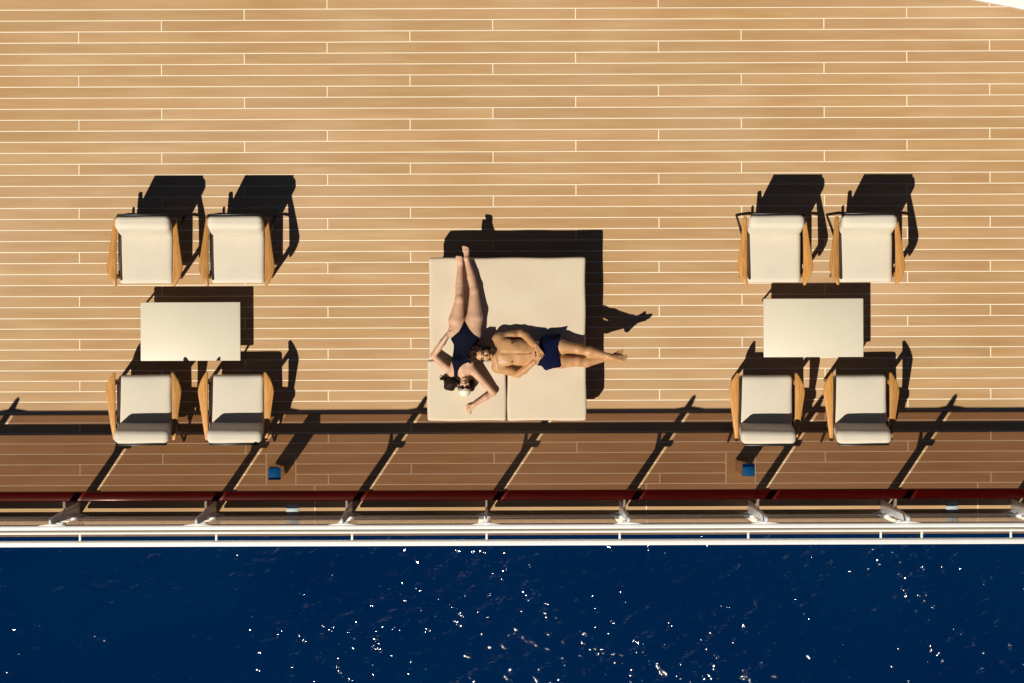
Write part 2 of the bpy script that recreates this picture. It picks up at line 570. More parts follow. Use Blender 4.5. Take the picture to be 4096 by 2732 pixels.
XA, XB = FIN_X[0] - 0.2, FIN_X[-1] + 0.2
hy = py2y(1950)
hr = prism_me('handrail', [(hy - 0.058, 1.058), (hy + 0.058, 1.058), (hy + 0.062, 1.085), (hy + 0.048, 1.108), (hy, 1.116),
                           (hy - 0.048, 1.108), (hy - 0.062, 1.085)], XA, XB, 'x', 0.006, 2)
rl('handrail', hr, M['mahogany'])
tr_me = prism_me('top_rail', [(RY - 0.028, 1.815), (RY + 0.028, 1.815), (RY + 0.028, 1.830), (RY + 0.014, 1.842), (RY - 0.014, 1.842), (RY - 0.028, 1.830)],
                 XA, XB, 'x', 0.004, 2)
rl('top_rail', tr_me, M['white'])
sl = box_me('sill', XA, XB, py2y(2074), py2y(2058), -0.02, 0.080, 0.008)
rl('sill', sl, M['sillpaint'])

GY0, GY1 = py2y(2060), py2y(2047)       # glass foot and head
for i in range(len(FIN_X) - 1):
    x0, x1 = FIN_X[i] + 0.022, FIN_X[i + 1] - 0.095
    t = 0.005
    gm_ = prism_me('glass_pane', [(GY0 - t, 0.255), (GY0 + t, 0.255), (GY1 + t, 1.815), (GY1 - t, 1.815)], x0, x1, 'x')
    rl('glass_pane', gm_, M['glass'])
    # bottom frame bar of the pane
    b_ = box_me('pane_shoe', x0, x1, GY0 - 0.016, GY0 + 0.016, 0.165, 0.255, 0.004)
    rl('pane_shoe', b_, M['greypaint'])

for i, fx in enumerate(FIN_X):
    e = 0.013
    prof = [(py2y(2003), 0.0), (py2y(2003), 0.9), (py2y(2007), 1.9), (py2y(2012), 1.955), (py2y(2024), 1.955), (py2y(2034), 1.87), (py2y(2044), 0.9), (py2y(2056), 0.0)]
    fin = rl('stanchion', prism_me('stanchion', prof, fx - e, fx + e, 'x', 0.003, 1), M['finpaint'])
    # arm that carries the handrail
    def sub(name, me, mat):
        me.transform(Matrix.Translation((0, -RY, 0)))
        return link(name, me, mat, fin)
    sub('handrail_bracket', box_me('handrail_bracket', fx - 0.015, fx + 0.015, hy - 0.045, hy - 0.005 - 0.05 + 0.0, 1.02, 1.055), M['white'])
    sub('bracket_arm', prism_me('bracket_arm', [(py2y(2004), 0.93), (py2y(2004), 1.045), (hy - 0.04, 1.056), (hy - 0.04, 1.03)], fx - 0.012, fx + 0.012, 'x'), M['white'])
    # flared foot and flared head where the rails meet the post
    sub('foot_gusset', prism_me('foot_gusset', [(fx - 0.20, py2y(2064)), (fx + 0.20, py2y(2064)), (fx + 0.03, py2y(2050)), (fx - 0.03, py2y(2050))], 0.006, 0.044, 'z', 0.004, 1), M['finpaint'])
    sub('head_gusset', prism_me('head_gusset', [(fx - 0.17, RY + 0.026), (fx + 0.17, RY + 0.026), (fx + 0.03, RY + 0.05), (fx - 0.03, RY + 0.05)], 1.818, 1.838, 'z', 0.004, 1), M['white'])
    # clamp that grips the pane
    for zc in (0.40, 1.25):
        yc = GY0 + (GY1 - GY0) * (zc / 1.83)
        sub('pane_clamp', box_me('pane_clamp', fx - 0.03, fx + 0.055, yc - 0.018, yc + 0.02, zc - 0.04, zc + 0.04, 0.006), M['white'])

# outer rub rail on short arms
OY = py2y(2172)
rub = empty('outer_rail', (0, OY, 0))
tag(rub, 'white outer rail on short arms just above the sea', 'railing')
rb = prism_me('rail_bar', [(-0.036, -0.075), (0.036, -0.075), (0.036, -0.03), (0.02, -0.012), (-0.02, -0.012), (-0.036, -0.03)], XA, XB, 'x', 0.004, 2)
link('rail_bar', rb, M['white'], rub)
arms = [fx for fx in FIN_X] + [(3686 - NX) / PPM]
for fx in arms:
    link('rail_arm', box_me('rail_arm', fx - 0.013, fx + 0.013, 0.034, py2y(2134) - OY - 0.002, -0.062, -0.036, 0.003), M['white'], rub)

# ------------------------------------------------------------------ scupper plates at the deck edge
for (p0, p1, lab) in ((1142, 1192, 'pale blue scupper plate at the deck edge below the left blue-capped post'),
                      (3781, 3828, 'pale blue scupper plate at the deck edge near the right end of the railing')):
    s = empty('scupper_plate', ((((p0 + p1) / 2) - NX) / PPM, py2y(2040), 0))
    tag(s, lab, 'plate', 'scupper plates at the deck edge')
    hw = (p1 - p0) / 2 / PPM
    link('inner_plate', box_me('inner_plate', -hw, hw, py2y(2056.5) - py2y(2040), py2y(2016) - py2y(2040), 0.001, 0.010, 0.003), M['paleblue'], s)
    link('outer_plate', box_me('outer_plate', -hw, hw, py2y(2091) - py2y(2040), py2y(2077) - py2y(2040), 0.0125, 0.020, 0.003), M['paleblue'], s)

# ------------------------------------------------------------------ blue capped posts
for (p, q, lab) in ((1121, 1870, 'square polished steel post with a blue top left of the daybed, by the railing'),
                    (2962, 1862, 'square polished steel post with a blue top behind the right-hand chairs, by the railing')):
    b = empty('steel_post', W(p, q, 0))
    tag(b, lab, 'post', 'blue-topped steel posts by the railing')
    h = 0.071
    link('post_body', box_me('post_body', -h, h, -h, h, 0.002, 0.855, 0.003, 1), M['mirror'], b)
    link('blue_cap', box_me('blue_cap', -h - 0.002, h + 0.002, -h - 0.002, h + 0.002, 0.855, 0.88, 0.004, 1), M['bluecap'], b)

# ------------------------------------------------------------------ white curved canopy in the corner
cz = 2.2
cpts = [W(p, q, cz) for (p, q) in ((3700, -26), (3790, -14), (3880, 0), (3960, 15), (4030, 28), (4096, 42), (4200, 66), (4340, 104), (4520, 168), (4760, 300))]
poly = [(c.x, c.y) for c in cpts] + [(12.0, 9.0), (5.0, 9.0), (4.6, 4.2)]
cano = empty('deckhouse', (9.0, 6.5, 0))
tag(cano, 'white deckhouse whose curved roof edge shows in the top right corner', 'deckhouse')
OFF = Matrix.Translation((-9.0, -6.5, 0))
rm = prism_me('roof', poly, cz - 0.12, cz, 'z', 0.02, 2); rm.transform(OFF)
link('roof', rm, M['white'], cano)
wall = [(c.x + 0.25, c.y + 0.55) for c in cpts] + [(11.6, 8.6), (5.4, 8.6)]
wm_ = prism_me('wall', wall, 0.001, cz - 0.121, 'z'); wm_.transform(OFF)
link('wall', wm_, mat_plain('dark_wall', (0.02, 0.022, 0.025), 0.3, var=0.2), cano)  # unseen wall, coloured dark so it bounces little light onto the deck

# ------------------------------------------------------------------ lounge chairs
def make_chair():
    root = empty('lounge_chair')
    # seat
    link('seat_cushion', pillow_me('seat_cushion', 0.325, 0.305, 0.065, 0.045, 0.018, seed=3, lump=0.002), M['fabric'], root, (0, 0.085, 0.365))

    def lean(v):
        t = (v.z + 0.20) / 0.40
        v = v.copy()
        v.y = v.y * (0.90 + 0.16 * t) - 0.115 * (t - 0.5) * 1.0
        v.x *= 0.985 + 0.02 * t
        v.z -= 0.012 * (v.x / 0.33) ** 2
        return v
    link('back_cushion', pillow_me('back_cushion', 0.335, 0.078, 0.20, 0.062, 0.0, seed=5, lump=0.003, shear=lean), M['fabric'], root, (0, -0.296, 0.572))
    # wooden frame under the seat and behind the back
    fr = link('seat_frame', box_me('seat_frame', -0.33, 0.33, -0.26, 0.34, 0.255, 0.298, 0.006), M['black'], root)
    bk = prism_me('back_frame', [(-0.335, 0.28), (-0.315, 0.28), (-0.427, 0.735), (-0.447, 0.735)], -0.30, 0.30, 'x', 0.004, 1)
    link('back_frame', bk, M['black'], root)
    for s in (-1, 1):
        # paddle arm: straight inside, bowed outside, dropping towards the back
        inner, outer = [], []
        n = 14
        for i in range(n + 1):
            t = i / n
            yy = 0.425 - 0.83 * t
            wmax = 0.120
            if t < 0.30:
                wv = 0.026 + (wmax - 0.026) * math.sin(t / 0.30 * math.pi / 2) ** 0.9
            else:
                wv = wmax - (wmax - 0.040) * ((t - 0.30) / 0.70) ** 0.85
            xin = 0.337 + 0.004 * math.sin(t * 3.1)
            inner.append((s * xin, yy)); outer.append((s * (xin + wv), yy))
        ring = inner + outer[::-1]
        if s < 0:
            ring = ring[::-1]
        me = prism_me('armrest', ring, 0.500, 0.538, 'z', 0.009, 2)
        for v in me.vertices:
            t = (0.425 - v.co.y) / 0.83
            v.co.z += 0.02 * math.cos(t * 2.2) - 0.055 * max(0, t - 0.55)
        link('armrest', me, M['armwood'], root)
        link('front_leg', prism_me('front_leg', [(0.30, 0.0), (0.335, 0.0), (0.33, 0.512), (0.265, 0.512)], s * 0.365 - 0.018, s * 0.365 + 0.018, 'x', 0.005, 1), M['armwood'], root)
        link('rear_leg', tube_me('rear_leg', [(s * 0.375, -0.12, 0.49), (s * 0.395, -0.28, 0.27), (s * 0.415, -0.44, 0.004)], [0.017, 0.016, 0.014]), M['black'], root)
        link('side_rail', prism_me('side_rail', [(-0.36, 0.262), (0.30, 0.262), (0.30, 0.292), (-0.36, 0.292)], s * 0.347 - 0.011, s * 0.347 + 0.011, 'x', 0.003, 1), M['black'], root)
    return root


chair = make_chair()
chairs = [
    (604.6, 1003, math.pi, 'upper-left chair', 'teak lounge chair above the left table, left one of the two'),
    (966, 1003, math.pi, '', 'teak lounge chair above the left table, right one of the two'),
    (3080.6, 1007, math.pi, '', 'teak lounge chair above the right table, left one of the two'),
    (3442, 1007, math.pi, '', 'teak lounge chair above the right table, right one of the two'),
    (598, 1617, 0.0, '', 'teak lounge chair with its back to the railing, leftmost of the lower row'),
    (961, 1617, 0.0, '', 'teak lounge chair with its back to the railing, nearest the left blue-topped post'),
    (3045.5, 1627, 0.0, '', 'teak lounge chair standing directly in front of the right blue-topped post'),
    (3417, 1627, 0.0, '', 'teak lounge chair with its back to the railing, rightmost of the lower row'),
]
for i, (px, py, rz, _, lab) in enumerate(chairs):
    c = chair if i == 0 else copy_tree(chair)
    c.location = W(px, py, 0)
    c.rotation_euler = (0, 0, rz + rng.uniform(-0.006, 0.006))
    tag(c, lab, 'chair', 'teak lounge chairs')

# ------------------------------------------------------------------ low tables
TH = 0.288


def make_table():
    root = empty('low_table')
    hx, hy_ = 0.608, 0.357
    link('table_top', box_me('table_top', -hx, hx, -hy_, hy_, TH - 0.028, TH, 0.006), M['tabletop'], root)
    link('apron', prism_me('apron', [(-hx + 0.05, -hy_ + 0.05), (hx - 0.05, -hy_ + 0.05), (hx - 0.05, hy_ - 0.05), (-hx + 0.05, hy_ - 0.05)], TH - 0.055, TH - 0.0285, 'z'), M['black'], root)
    for sx in (-1, 1):
        for sy in (-1, 1):
            link('leg', tube_me('leg', [(sx * (hx - 0.035), sy * (hy_ - 0.035), TH - 0.03), (sx * (hx - 0.02), sy * (hy_ - 0.02), 0.002)], [0.016, 0.013], 8), M['black'], root)
    return root


tb = make_table()
tb.location = W(773, 1320, 0)
tag(tb, 'low cream rectangular table between the left-hand chairs', 'table', 'low cream tables')
t2 = copy_tree(tb)
t2.location = W(3241, 1314, 0)
tag(t2, 'low cream rectangular table between the right-hand chairs', 'table', 'low cream tables')

# ------------------------------------------------------------------ daybed
BED = 0.53


def bedpt(px, py):
    return W(px, py, BED)


bc = bedpt(2028, 1356)
bed = empty('daybed', (bc.x, bc.y, 0))
tag(bed, 'large square cream daybed with two people lying on it', 'daybed')


def bed_pad(name, x0, x1, y0, y1, seed, lift=0.0):
    a, b = bedpt(x0, y1), bedpt(x1, y0)
    sx, sy = (b.x - a.x) / 2, (b.y - a.y) / 2
    me = pillow_me(name, sx, sy, 0.085, 0.028, 0.010, n=40, seed=seed, lump=0.0045)
    link(name, me, M['bedfabric'], bed, ((a.x + b.x) / 2 - bc.x, (a.y + b.y) / 2 - bc.y, BED - 0.092 + lift))


bed_pad('mattress', 1716, 2342, 1030, 1438, 1)
bed_pad('head_cushion', 1708, 2023, 1439, 1683, 2, 0.006)
bed_pad('head_cushion', 2028, 2344, 1439, 1683, 3, 0.006)
a, b = bedpt(1722, 1676), bedpt(2336, 1037)
link('bed_platform', box_me('bed_platform', a.x - bc.x, b.x - bc.x, a.y - bc.y, b.y - bc.y, BED - 0.225, BED - 0.178, 0.008), M['black'], bed)
a, b = bedpt(1810, 1600), bedpt(2250, 1110)
link('bed_plinth', box_me('bed_plinth', a.x - bc.x, b.x - bc.x, a.y - bc.y, b.y - bc.y, 0.03, BED - 0.226, 0.01), M['black'], bed)
for sx in (0, 1):
    for sy in (0, 1):
        lx = (a.x - 0.16 if sx == 0 else b.x + 0.16) - bc.x
        ly = (a.y - 0.14 if sy == 0 else b.y + 0.14) - bc.y
        link('leg', box_me('leg', lx - 0.03, lx + 0.03, ly - 0.03, ly + 0.03, 0.002, BED - 0.226, 0.004, 1), M['black'], bed)


# ------------------------------------------------------------------ people: smooth bodies grown from a distance field
class Field:
    def __init__(self, lo, hi, h):
        self.lo = np.array(lo, float); self.h = h
        n = np.ceil((np.array(hi) - self.lo) / h).astype(int) + 1
        self.f = np.full(n, 0.5, np.float32)

    def clone(self):
        c = Field.__new__(Field)
        c.lo, c.h, c.f = self.lo, self.h, self.f.copy()
        return c

    def region(self, lo, hi):
        i0 = np.maximum(np.floor((np.array(lo) - self.lo) / self.h).astype(int), 0)
        i1 = np.minimum(np.ceil((np.array(hi) - self.lo) / self.h).astype(int) + 1, self.f.shape)
        ax = [self.lo[k] + self.h * np.arange(i0[k], max(i1[k], i0[k])) for k in range(3)]
        g = np.meshgrid(*ax, indexing='ij', sparse=True)
        return tuple(slice(i0[k], max(i1[k], i0[k])) for k in range(3)), g

    def put(self, sl, d, k, sub=False):
        f = self.f[sl]
        if sub:
            d = -d
            h = np.clip(0.5 - 0.5 * (f - d) / k, 0, 1)   # smooth max
            self.f[sl] = (d * h + f * (1 - h) + k * h * (1 - h)).astype(np.float32)
        else:
            h = np.clip(0.5 + 0.5 * (f - d) / k, 0, 1)
            self.f[sl] = (d * h + f * (1 - h) - k * h * (1 - h)).astype(np.float32)

    def cap(self, a, ra, b, rb, fz=1.0, k=0.02, sub=False):
        a, b = np.array(a, float), np.array(b, float)
        R = max(ra, rb) + 2 * k + 0.02
        sl, (X, Y, Z) = self.region(np.minimum(a, b) - R, np.maximum(a, b) + R)
        X, Y, Z = X - a[0], Y - a[1], (Z - a[2]) / fz
        d = b - a; d = np.array([d[0], d[1], d[2] / fz])
        L2 = max(float(d @ d), 1e-9)
        t = np.clip((X * d[0] + Y * d[1] + Z * d[2]) / L2, 0, 1)
        r = ra + (rb - ra) * t
        q = np.sqrt((X - t * d[0]) ** 2 + (Y - t * d[1]) ** 2 + (Z - t * d[2]) ** 2) - r
        self.put(sl, q, k, sub)

    def ell(self, c, ax, rad, k=0.02, sub=False):
        c = np.array(c, float); rad = np.array(rad, float)
        A = np.array([np.array(v, float) / np.linalg.norm(v) for v in ax])
        R = rad.max() + 2 * k + 0.02
        sl, (X, Y, Z) = self.region(c - R, c + R)
        X, Y, Z = X - c[0], Y - c[1], Z - c[2]
        u = [(A[i][0] * X + A[i][1] * Y + A[i][2] * Z) / rad[i] for i in range(3)]
        q = np.sqrt(u[0] ** 2 + u[1] ** 2 + u[2] ** 2)
        self.put(sl, (q - 1) * rad.min(), k, sub)

    def mesh(self, name):
        return nets(name, self.f, self.lo, self.h)


def nets(name, f, lo, h):
    """naive surface nets"""
    ins = f < 0
    nx, ny, nz = f.shape
    cnt = np.zeros((nx - 1, ny - 1, nz - 1), np.int8)
    acc = np.zeros((nx - 1, ny - 1, nz - 1, 3), np.float32)
    S = lambda i, j, k: (slice(i, nx - 1 + i), slice(j, ny - 1 + j), slice(k, nz - 1 + k))
    for ax in range(3):
        o = [(a, b) for a in (0, 1) for b in (0, 1)]
        for (p, q) in o:
            c0 = [0, 0, 0]; c0[(ax + 1) % 3] = p; c0[(ax + 2) % 3] = q
            c1 = list(c0); c1[ax] = 1
            f0, f1 = f[S(*c0)], f[S(*c1)]
            m = (f0 < 0) != (f1 < 0)
            t = np.where(m, f0 / np.where(m, f0 - f1, 1), 0)
            cnt += m
            for e in range(3):
                acc[..., e] += np.where(m, (t if e == ax else c0[e]), 0)
    act = cnt > 0
    idx = np.full(act.shape, -1, np.int64)
    idx[act] = np.arange(act.sum())
    ii = np.argwhere(act)
    v = (ii + acc[act] / cnt[act][:, None]) * h + lo
    quads = []
    for ax in range(3):
        a1, a2 = (ax + 1) % 3, (ax + 2) % 3
        s0 = [slice(None)] * 3; s1 = [slice(None)] * 3
        s0[ax] = slice(0, f.shape[ax] - 1); s1[ax] = slice(1, f.shape[ax])
        A, Bb = ins[tuple(s0)], ins[tuple(s1)]
        for flip, m in ((False, A & ~Bb), (True, ~A & Bb)):
            e = np.argwhere(m)
            e = e[(e[:, a1] > 0) & (e[:, a2] > 0) & (e[:, a1] < f.shape[a1] - 1) & (e[:, a2] < f.shape[a2] - 1)]
            if len(e) == 0:
                continue
            def g(d1, d2):
                c = e.copy(); c[:, a1] -= d1; c[:, a2] -= d2
                return idx[c[:, 0], c[:, 1], c[:, 2]]
            q = np.stack([g(1, 1), g(0, 1), g(0, 0), g(1, 0)], 1)
            quads.append(q[:, ::-1] if flip else q)
    q = np.concatenate(quads)
    me = bpy.data.meshes.new(name)
    me.vertices.add(len(v)); me.vertices.foreach_set('co', v.astype(np.float32).ravel())
    me.loops.add(len(q) * 4); me.loops.foreach_set('vertex_index', q.astype(np.int32).ravel())
    me.polygons.add(len(q))
    me.polygons.foreach_set('loop_start', np.arange(0, len(q) * 4, 4, dtype=np.int32))
    me.update(calc_edges=True)
    me.validate()
    me.shade_smooth()
    return me


def poly_sdf(X, Y, pts):
    """signed distance to a 2-D polygon, negative inside"""
    P = np.array(pts, float)
    d = np.full(np.broadcast(X, Y).shape, 1e9)
    s = np.zeros(d.shape, bool)
    n = len(P)
    for i in range(n):
        a, b = P[i], P[(i + 1) % n]
        ex, ey = b - a
        wx, wy = X - a[0], Y - a[1]
        t = np.clip((wx * ex + wy * ey) / (ex * ex + ey * ey), 0, 1)
        d = np.minimum(d, (wx - ex * t) ** 2 + (wy - ey * t) ** 2)
        c = ((a[1] > Y) != (b[1] > Y)) & (X < (b[0] - a[0]) * (Y - a[1]) / ((b[1] - a[1]) if b[1] != a[1] else 1e-12) + a[0])
        s ^= c
    d = np.sqrt(d)
    return np.where(s, -d, d)


def clip_poly(fd, pts, grow, k=0.0):
    """the field grown a little and cut to a polygon seen from above"""
    out = fd.clone()
    n = fd.f.shape
    X = (fd.lo[0] + fd.h * np.arange(n[0]))[:, None]
    Y = (fd.lo[1] + fd.h * np.arange(n[1]))[None, :]
    p = poly_sdf(X, Y, pts).astype(np.float32)
    out.f = np.maximum(fd.f - grow, p[:, :, None])
    return out


def hand(F, wrist, d, nrm, size=1.0, spread=0.16, curl=0.35, thumb=1, k=0.008):
    """palm, four unequal bent fingers and a thumb off the side of the palm"""
    d = Vector(d).normalized(); nrm = Vector(nrm).normalized()
    s = d.cross(nrm).normalized()
    nrm = s.cross(d).normalized()
    w = Vector(wrist)
    for off in (-0.024, -0.008, 0.008, 0.024):
        F.cap(w + s * off * 0.55 * size, 0.014 * size, w + d * 0.085 * size + s * off * size, 0.0125 * size, 1.0, k)
    tips = []
    for off, ln, a in ((-0.028, 0.058, -1), (-0.010, 0.070, -0.35), (0.010, 0.074, 0.3), (0.027, 0.064, 1)):
        base = w + d * 0.085 * size + s * off * size
        dd = (d + s * a * spread).normalized()
        d1 = (dd * math.cos(curl) - nrm * math.sin(curl)).normalized()
        d2 = (dd * math.cos(curl * 2.2) - nrm * math.sin(curl * 2.2)).normalized()
        m_ = base + d1 * ln * 0.55 * size
        t_ = m_ + d2 * ln * 0.55 * size
        F.cap(base, 0.0098 * size, m_, 0.0088 * size, 1.0, 0.004)
        F.cap(m_, 0.0088 * size, t_, 0.0072 * size, 1.0, 0.004)
        tips.append((t_, d2))
    tb_ = w + d * 0.03 * size + s * (0.028 * thumb) * size
    t1 = tb_ + (d * 0.7 + s * thumb * 0.75 - nrm * 0.2).normalized() * 0.04 * size
    t2_ = t1 + (d * 0.95 + s * thumb * 0.25 - nrm * 0.3).normalized() * 0.032 * size
    F.cap(tb_, 0.0125 * size, t1, 0.0105 * size, 1.0, 0.006)
    F.cap(t1, 0.0105 * size, t2_, 0.008 * size, 1.0, 0.004)
    return tips


def foot(F, ankle, toe, up, ball=0.042, k=0.012, size=1.0):
    """heel, arch, ball and five toes"""
    a, t = Vector(ankle), Vector(toe)
    d = (t - a).normalized(); u = Vector(up).normalized()
    s = d.cross(u).normalized()
    heel = a - u * 0.045 * size - d * 0.02 * size
    F.cap(a, 0.034 * size, heel, 0.030 * size, 1.0, k)
    bl = t - d * 0.05 * size - u * 0.012
    for o in (-0.02, 0.0, 0.02):
        F.cap(a - u * 0.012 * size, 0.028 * size, bl + s * o * size, 0.020 * size, 1.0, k)
        F.cap(heel, 0.024 * size, bl + s * o * size, 0.018 * size, 1.0, k)
    for i, (o, ln, r) in enumerate(((-0.030, 0.052, 0.0125), (-0.012, 0.050, 0.0095), (0.003, 0.045, 0.009), (0.017, 0.038, 0.0085), (0.030, 0.030, 0.008))):
        b_ = bl + s * o * size
        F.cap(b_, 0.013 * size, b_ + d * ln * size + u * 0.004, r * size, 1.0, 0.005)


def head(F, c, crown, nrm, sc=1.0, k=0.02, jaw=0.056, ears=True):
    c = Vector(c); crown = Vector(crown).normalized(); nrm = Vector(nrm).normalized()
    side = crown.cross(nrm).normalized(); nrm = side.cross(crown).normalized()
    ax = (side, crown, nrm)
    F.ell(c + crown * 0.028 * sc - nrm * 0.012 * sc, ax, (0.075 * sc, 0.090 * sc, 0.094 * sc), k)
    F.ell(c - crown * 0.042 * sc + nrm * 0.018 * sc, ax, (jaw * sc, 0.070 * sc, 0.068 * sc), k)
    F.ell(c - crown * 0.098 * sc + nrm * 0.052 * sc, ax, (0.024 * sc, 0.020 * sc, 0.022 * sc), 0.02)      # chin
    F.ell(c + crown * 0.024 * sc + nrm * 0.072 * sc, ax, (0.056 * sc, 0.014 * sc, 0.014 * sc), 0.014)     # brow
    for s in (-1, 1):
        F.ell(c + side * s * 0.031 * sc + crown * 0.002 * sc + nrm * 0.089 * sc, ax, (0.017 * sc, 0.011 * sc, 0.012 * sc), 0.008, sub=True)
        F.ell(c + side * s * 0.038 * sc - crown * 0.030 * sc + nrm * 0.062 * sc, ax, (0.022 * sc, 0.018 * sc, 0.016 * sc), 0.014)
        if ears: F.ell(c + side * s * 0.077 * sc - crown * 0.012 * sc - nrm * 0.012 * sc, ax, (0.009 * sc, 0.030 * sc, 0.018 * sc), 0.006)
    F.cap(c + crown * 0.010 * sc + nrm * 0.080 * sc, 0.008 * sc, c - crown * 0.034 * sc + nrm * 0.103 * sc, 0.012 * sc, 1.0, 0.008)
    for s in (-1, 1):
        F.ell(c + side * s * 0.012 * sc - crown * 0.036 * sc + nrm * 0.090 * sc, ax, (0.009 * sc, 0.009 * sc, 0.009 * sc), 0.006)
    F.ell(c - crown * 0.064 * sc + nrm * 0.080 * sc, ax, (0.024 * sc, 0.011 * sc, 0.010 * sc), 0.008)
    return ax


def blob(name, c, ax, rad, mat, parent, org):
    """small smooth ellipsoid part"""
    bm = bmesh.new()
    bmesh.ops.create_icosphere(bm, subdivisions=2, radius=1.0)
    R = Matrix([Vector(a).normalized() for a in ax]).transposed()
    for v in bm.verts:
        v.co = R @ Vector((v.co.x * rad[0], v.co.y * rad[1], v.co.z * rad[2])) + Vector(c) - Vector(org)
    me = bpy.data.meshes.new(name); bm.to_mesh(me); bm.free(); me.shade_smooth()
    return link(name, me, mat, parent)


def field_part(name, F, mat, parent, org):
    me = F.mesh(name)
    me.transform(Matrix.Translation(-Vector(org)))
    return link(name, me, mat, parent)


def box_field(pts, pad, h):
    lo = [min(p[i] for p in pts) - pad for i in range(3)]
    hi = [max(p[i] for p in pts) + pad for i in range(3)]
    return Field(lo, hi, h)


Z0 = BED + 0.012          # top of the mattress where bodies lie
H = 0.0055


def P(px, py, dz):
    return W(px, py, Z0 + dz)


# ---- the woman ---------------------------------------------------------------
def build_woman():
    pts = [P(1715, 960, 0), P(2010, 1680, 0.36)]
    T = box_field(pts, 0.08, H)
    # torso
    T.cap(P(1846, 1462, .105), .132, P(1858, 1402, .095), .118, .72, .03)
    T.cap(P(1858, 1402, .095), .118, P(1863, 1338, .105), .152, .70, .04)
    T.cap(P(1836, 1340, .10), .105, P(1890, 1338, .10), .105, .92, .04)
    T.cap(P(1824, 1472, .12), .062, P(1876, 1466, .12), .062, .9, .04)
    for (q, r) in ((1832, 1446), (1874, 1441)):
        T.ell(P(q, r, .165), ((1, 0, 0), (0, 1, 0), (0, 0, 1)), (.058, .062, .045), .03)
    T.cap(P(1842, 1306, .10), .088, P(1838, 1290, .10), .090, 1, .03)
    T.cap(P(1886, 1306, .10), .088, P(1890, 1290, .10), .092, 1, .03)
    F = T.clone()
    # neck, shoulders, arms
    F.cap(P(1852, 1482, .105), .060, P(1857, 1512, .12), .048, 1, .03)
    F.cap(P(1822, 1484, .115), .055, P(1806, 1490, .10), .048, 1, .03)
    F.cap(P(1806, 1490, .10), .046, P(1732, 1422, .07), .037, 1, .02)
    F.cap(P(1732, 1422, .07), .037, P(1752, 1394, .10), .036, 1, .015)
    F.cap(P(1752, 1394, .10), .037, P(1786, 1345, .17), .0235, 1, .015)
    hand(F, P(1788, 1342, .172), P(1822, 1322, .19) - P(1788, 1342, .172), (0.1, 0.1, 1), .95, .18, .28, -1)
    F.cap(P(1874, 1478, .115), .056, P(1892, 1484, .11), .050, 1, .03)
    F.cap(P(1892, 1484, .11), .047, P(1972, 1572, .05), .036, 1, .02)
    F.cap(P(1972, 1572, .05), .036, P(1944, 1588, .052), .035, 1, .015)
    F.cap(P(1944, 1588, .052), .036, P(1894, 1619, .045), .0235, 1, .015)
    tips = hand(F, P(1892, 1621, .045), P(1864, 1648, .03) - P(1892, 1621, .045), (-0.2, 0.3, 1), .95, .12, .75, 1)
    # legs
    F.cap(P(1828, 1318, .10), .098, P(1826, 1280, .105), .096, 1, .03)
    F.cap(P(1826, 1280, .105), .096, P(1837, 1204, .125), .054, 1, .015)
    F.ell(P(1837, 1196, .135), ((1, 0, 0), (0, 1, 0), (0, 0, 1)), (.052, .066, .052), .02)
    F.cap(P(1837, 1196, .125), .048, P(1838, 1140, .085), .049, 1, .012)
    F.cap(P(1838, 1140, .085), .049, P(1841, 1062, .062), .030, 1, .008)
    foot(F, P(1842, 1056, .062), P(1836, 1022, .13), Vector((-.15, 1.0, 1.0)), size=.92)
    F.cap(P(1892, 1318, .10), .100, P(1898, 1272, .105), .098, 1, .03)
    F.cap(P(1898, 1272, .105), .098, P(1897, 1172, .085), .055, 1, .015)
    F.ell(P(1896, 1163, .092), ((1, 0, 0), (0, 1, 0), (0, 0, 1)), (.052, .066, .052), .02)
    F.cap(P(1896, 1160, .085), .048, P(1885, 1108, .068), .050, 1, .012)
    F.cap(P(1885, 1108, .068), .049, P(1867, 1036, .060), .029, 1, .008)
    foot(F, P(1866, 1034, .062), P(1862, 985, .055), Vector((-.25, .12, 1.0)), size=.98)
    # head
    hc = P(1857, 1547, .125)
    crown, nrm = Vector((0.02, -1, 0.05)), Vector((0.03, 0.05, 1))
    ax = head(F, hc, crown, nrm, .98, jaw=.052)
    org = P(1860, 1330, -0.0); org.z = BED
    root = empty('person', org)
    tag(root, 'woman in navy one-piece swimsuit and dark glasses, head towards the railing', 'person')
    field_part('body', F, M['skin_w'], root, org)
    # swimsuit
    zz = .17
    outline = [(1856, 1281), (1866, 1296), (1880, 1318), (1896, 1337), (1916, 1352), (1921, 1380), (1914, 1410), (1906, 1436), (1893, 1446),
               (1868, 1451), (1851, 1457), (1838, 1470), (1831, 1486), (1827, 1512), (1815, 1512), (1814, 1480), (1809, 1458), (1803, 1437), (1806, 1410), (1809, 1385),
               (1801, 1355), (1818, 1338), (1832, 1326), (1846, 1304)]
    op = [P(a_, b_, zz) for a_, b_ in outline]
    S = T.clone()
    S.cap(P(1824, 1474, .125), .060, P(1820, 1512, .10), .052, 1, .03)
    field_part('swimsuit', clip_poly(S, [(p.x, p.y) for p in op], .006), M['suit'], root, org)
    # cap
    side, cr, nm = ax
    C = box_field([hc], 0.2, H)
    C.ell(hc + cr * .030 - nm * .008, ax, (.079, .095, .097), .01)
    C2 = C.clone()
    cut = [(hc + cr * .038 + side * -.2), (hc + cr * .038 + side * .2), (hc + cr * .3 + side * .2), (hc + cr * .3 + side * -.2)]
    field_part('swim_cap', clip_poly(C2, [(p.x, p.y) for p in cut], 0.0), M['cap'], root, org)
    # hair around the face and the tail swept to the side
    Hf = box_field([P(1760, 1500, 0), P(1890, 1570, .25)], 0.06, H)
    Hf.ell(hc - cr * .004 - nm * .028, ax, (.086, .088, .072), .02)
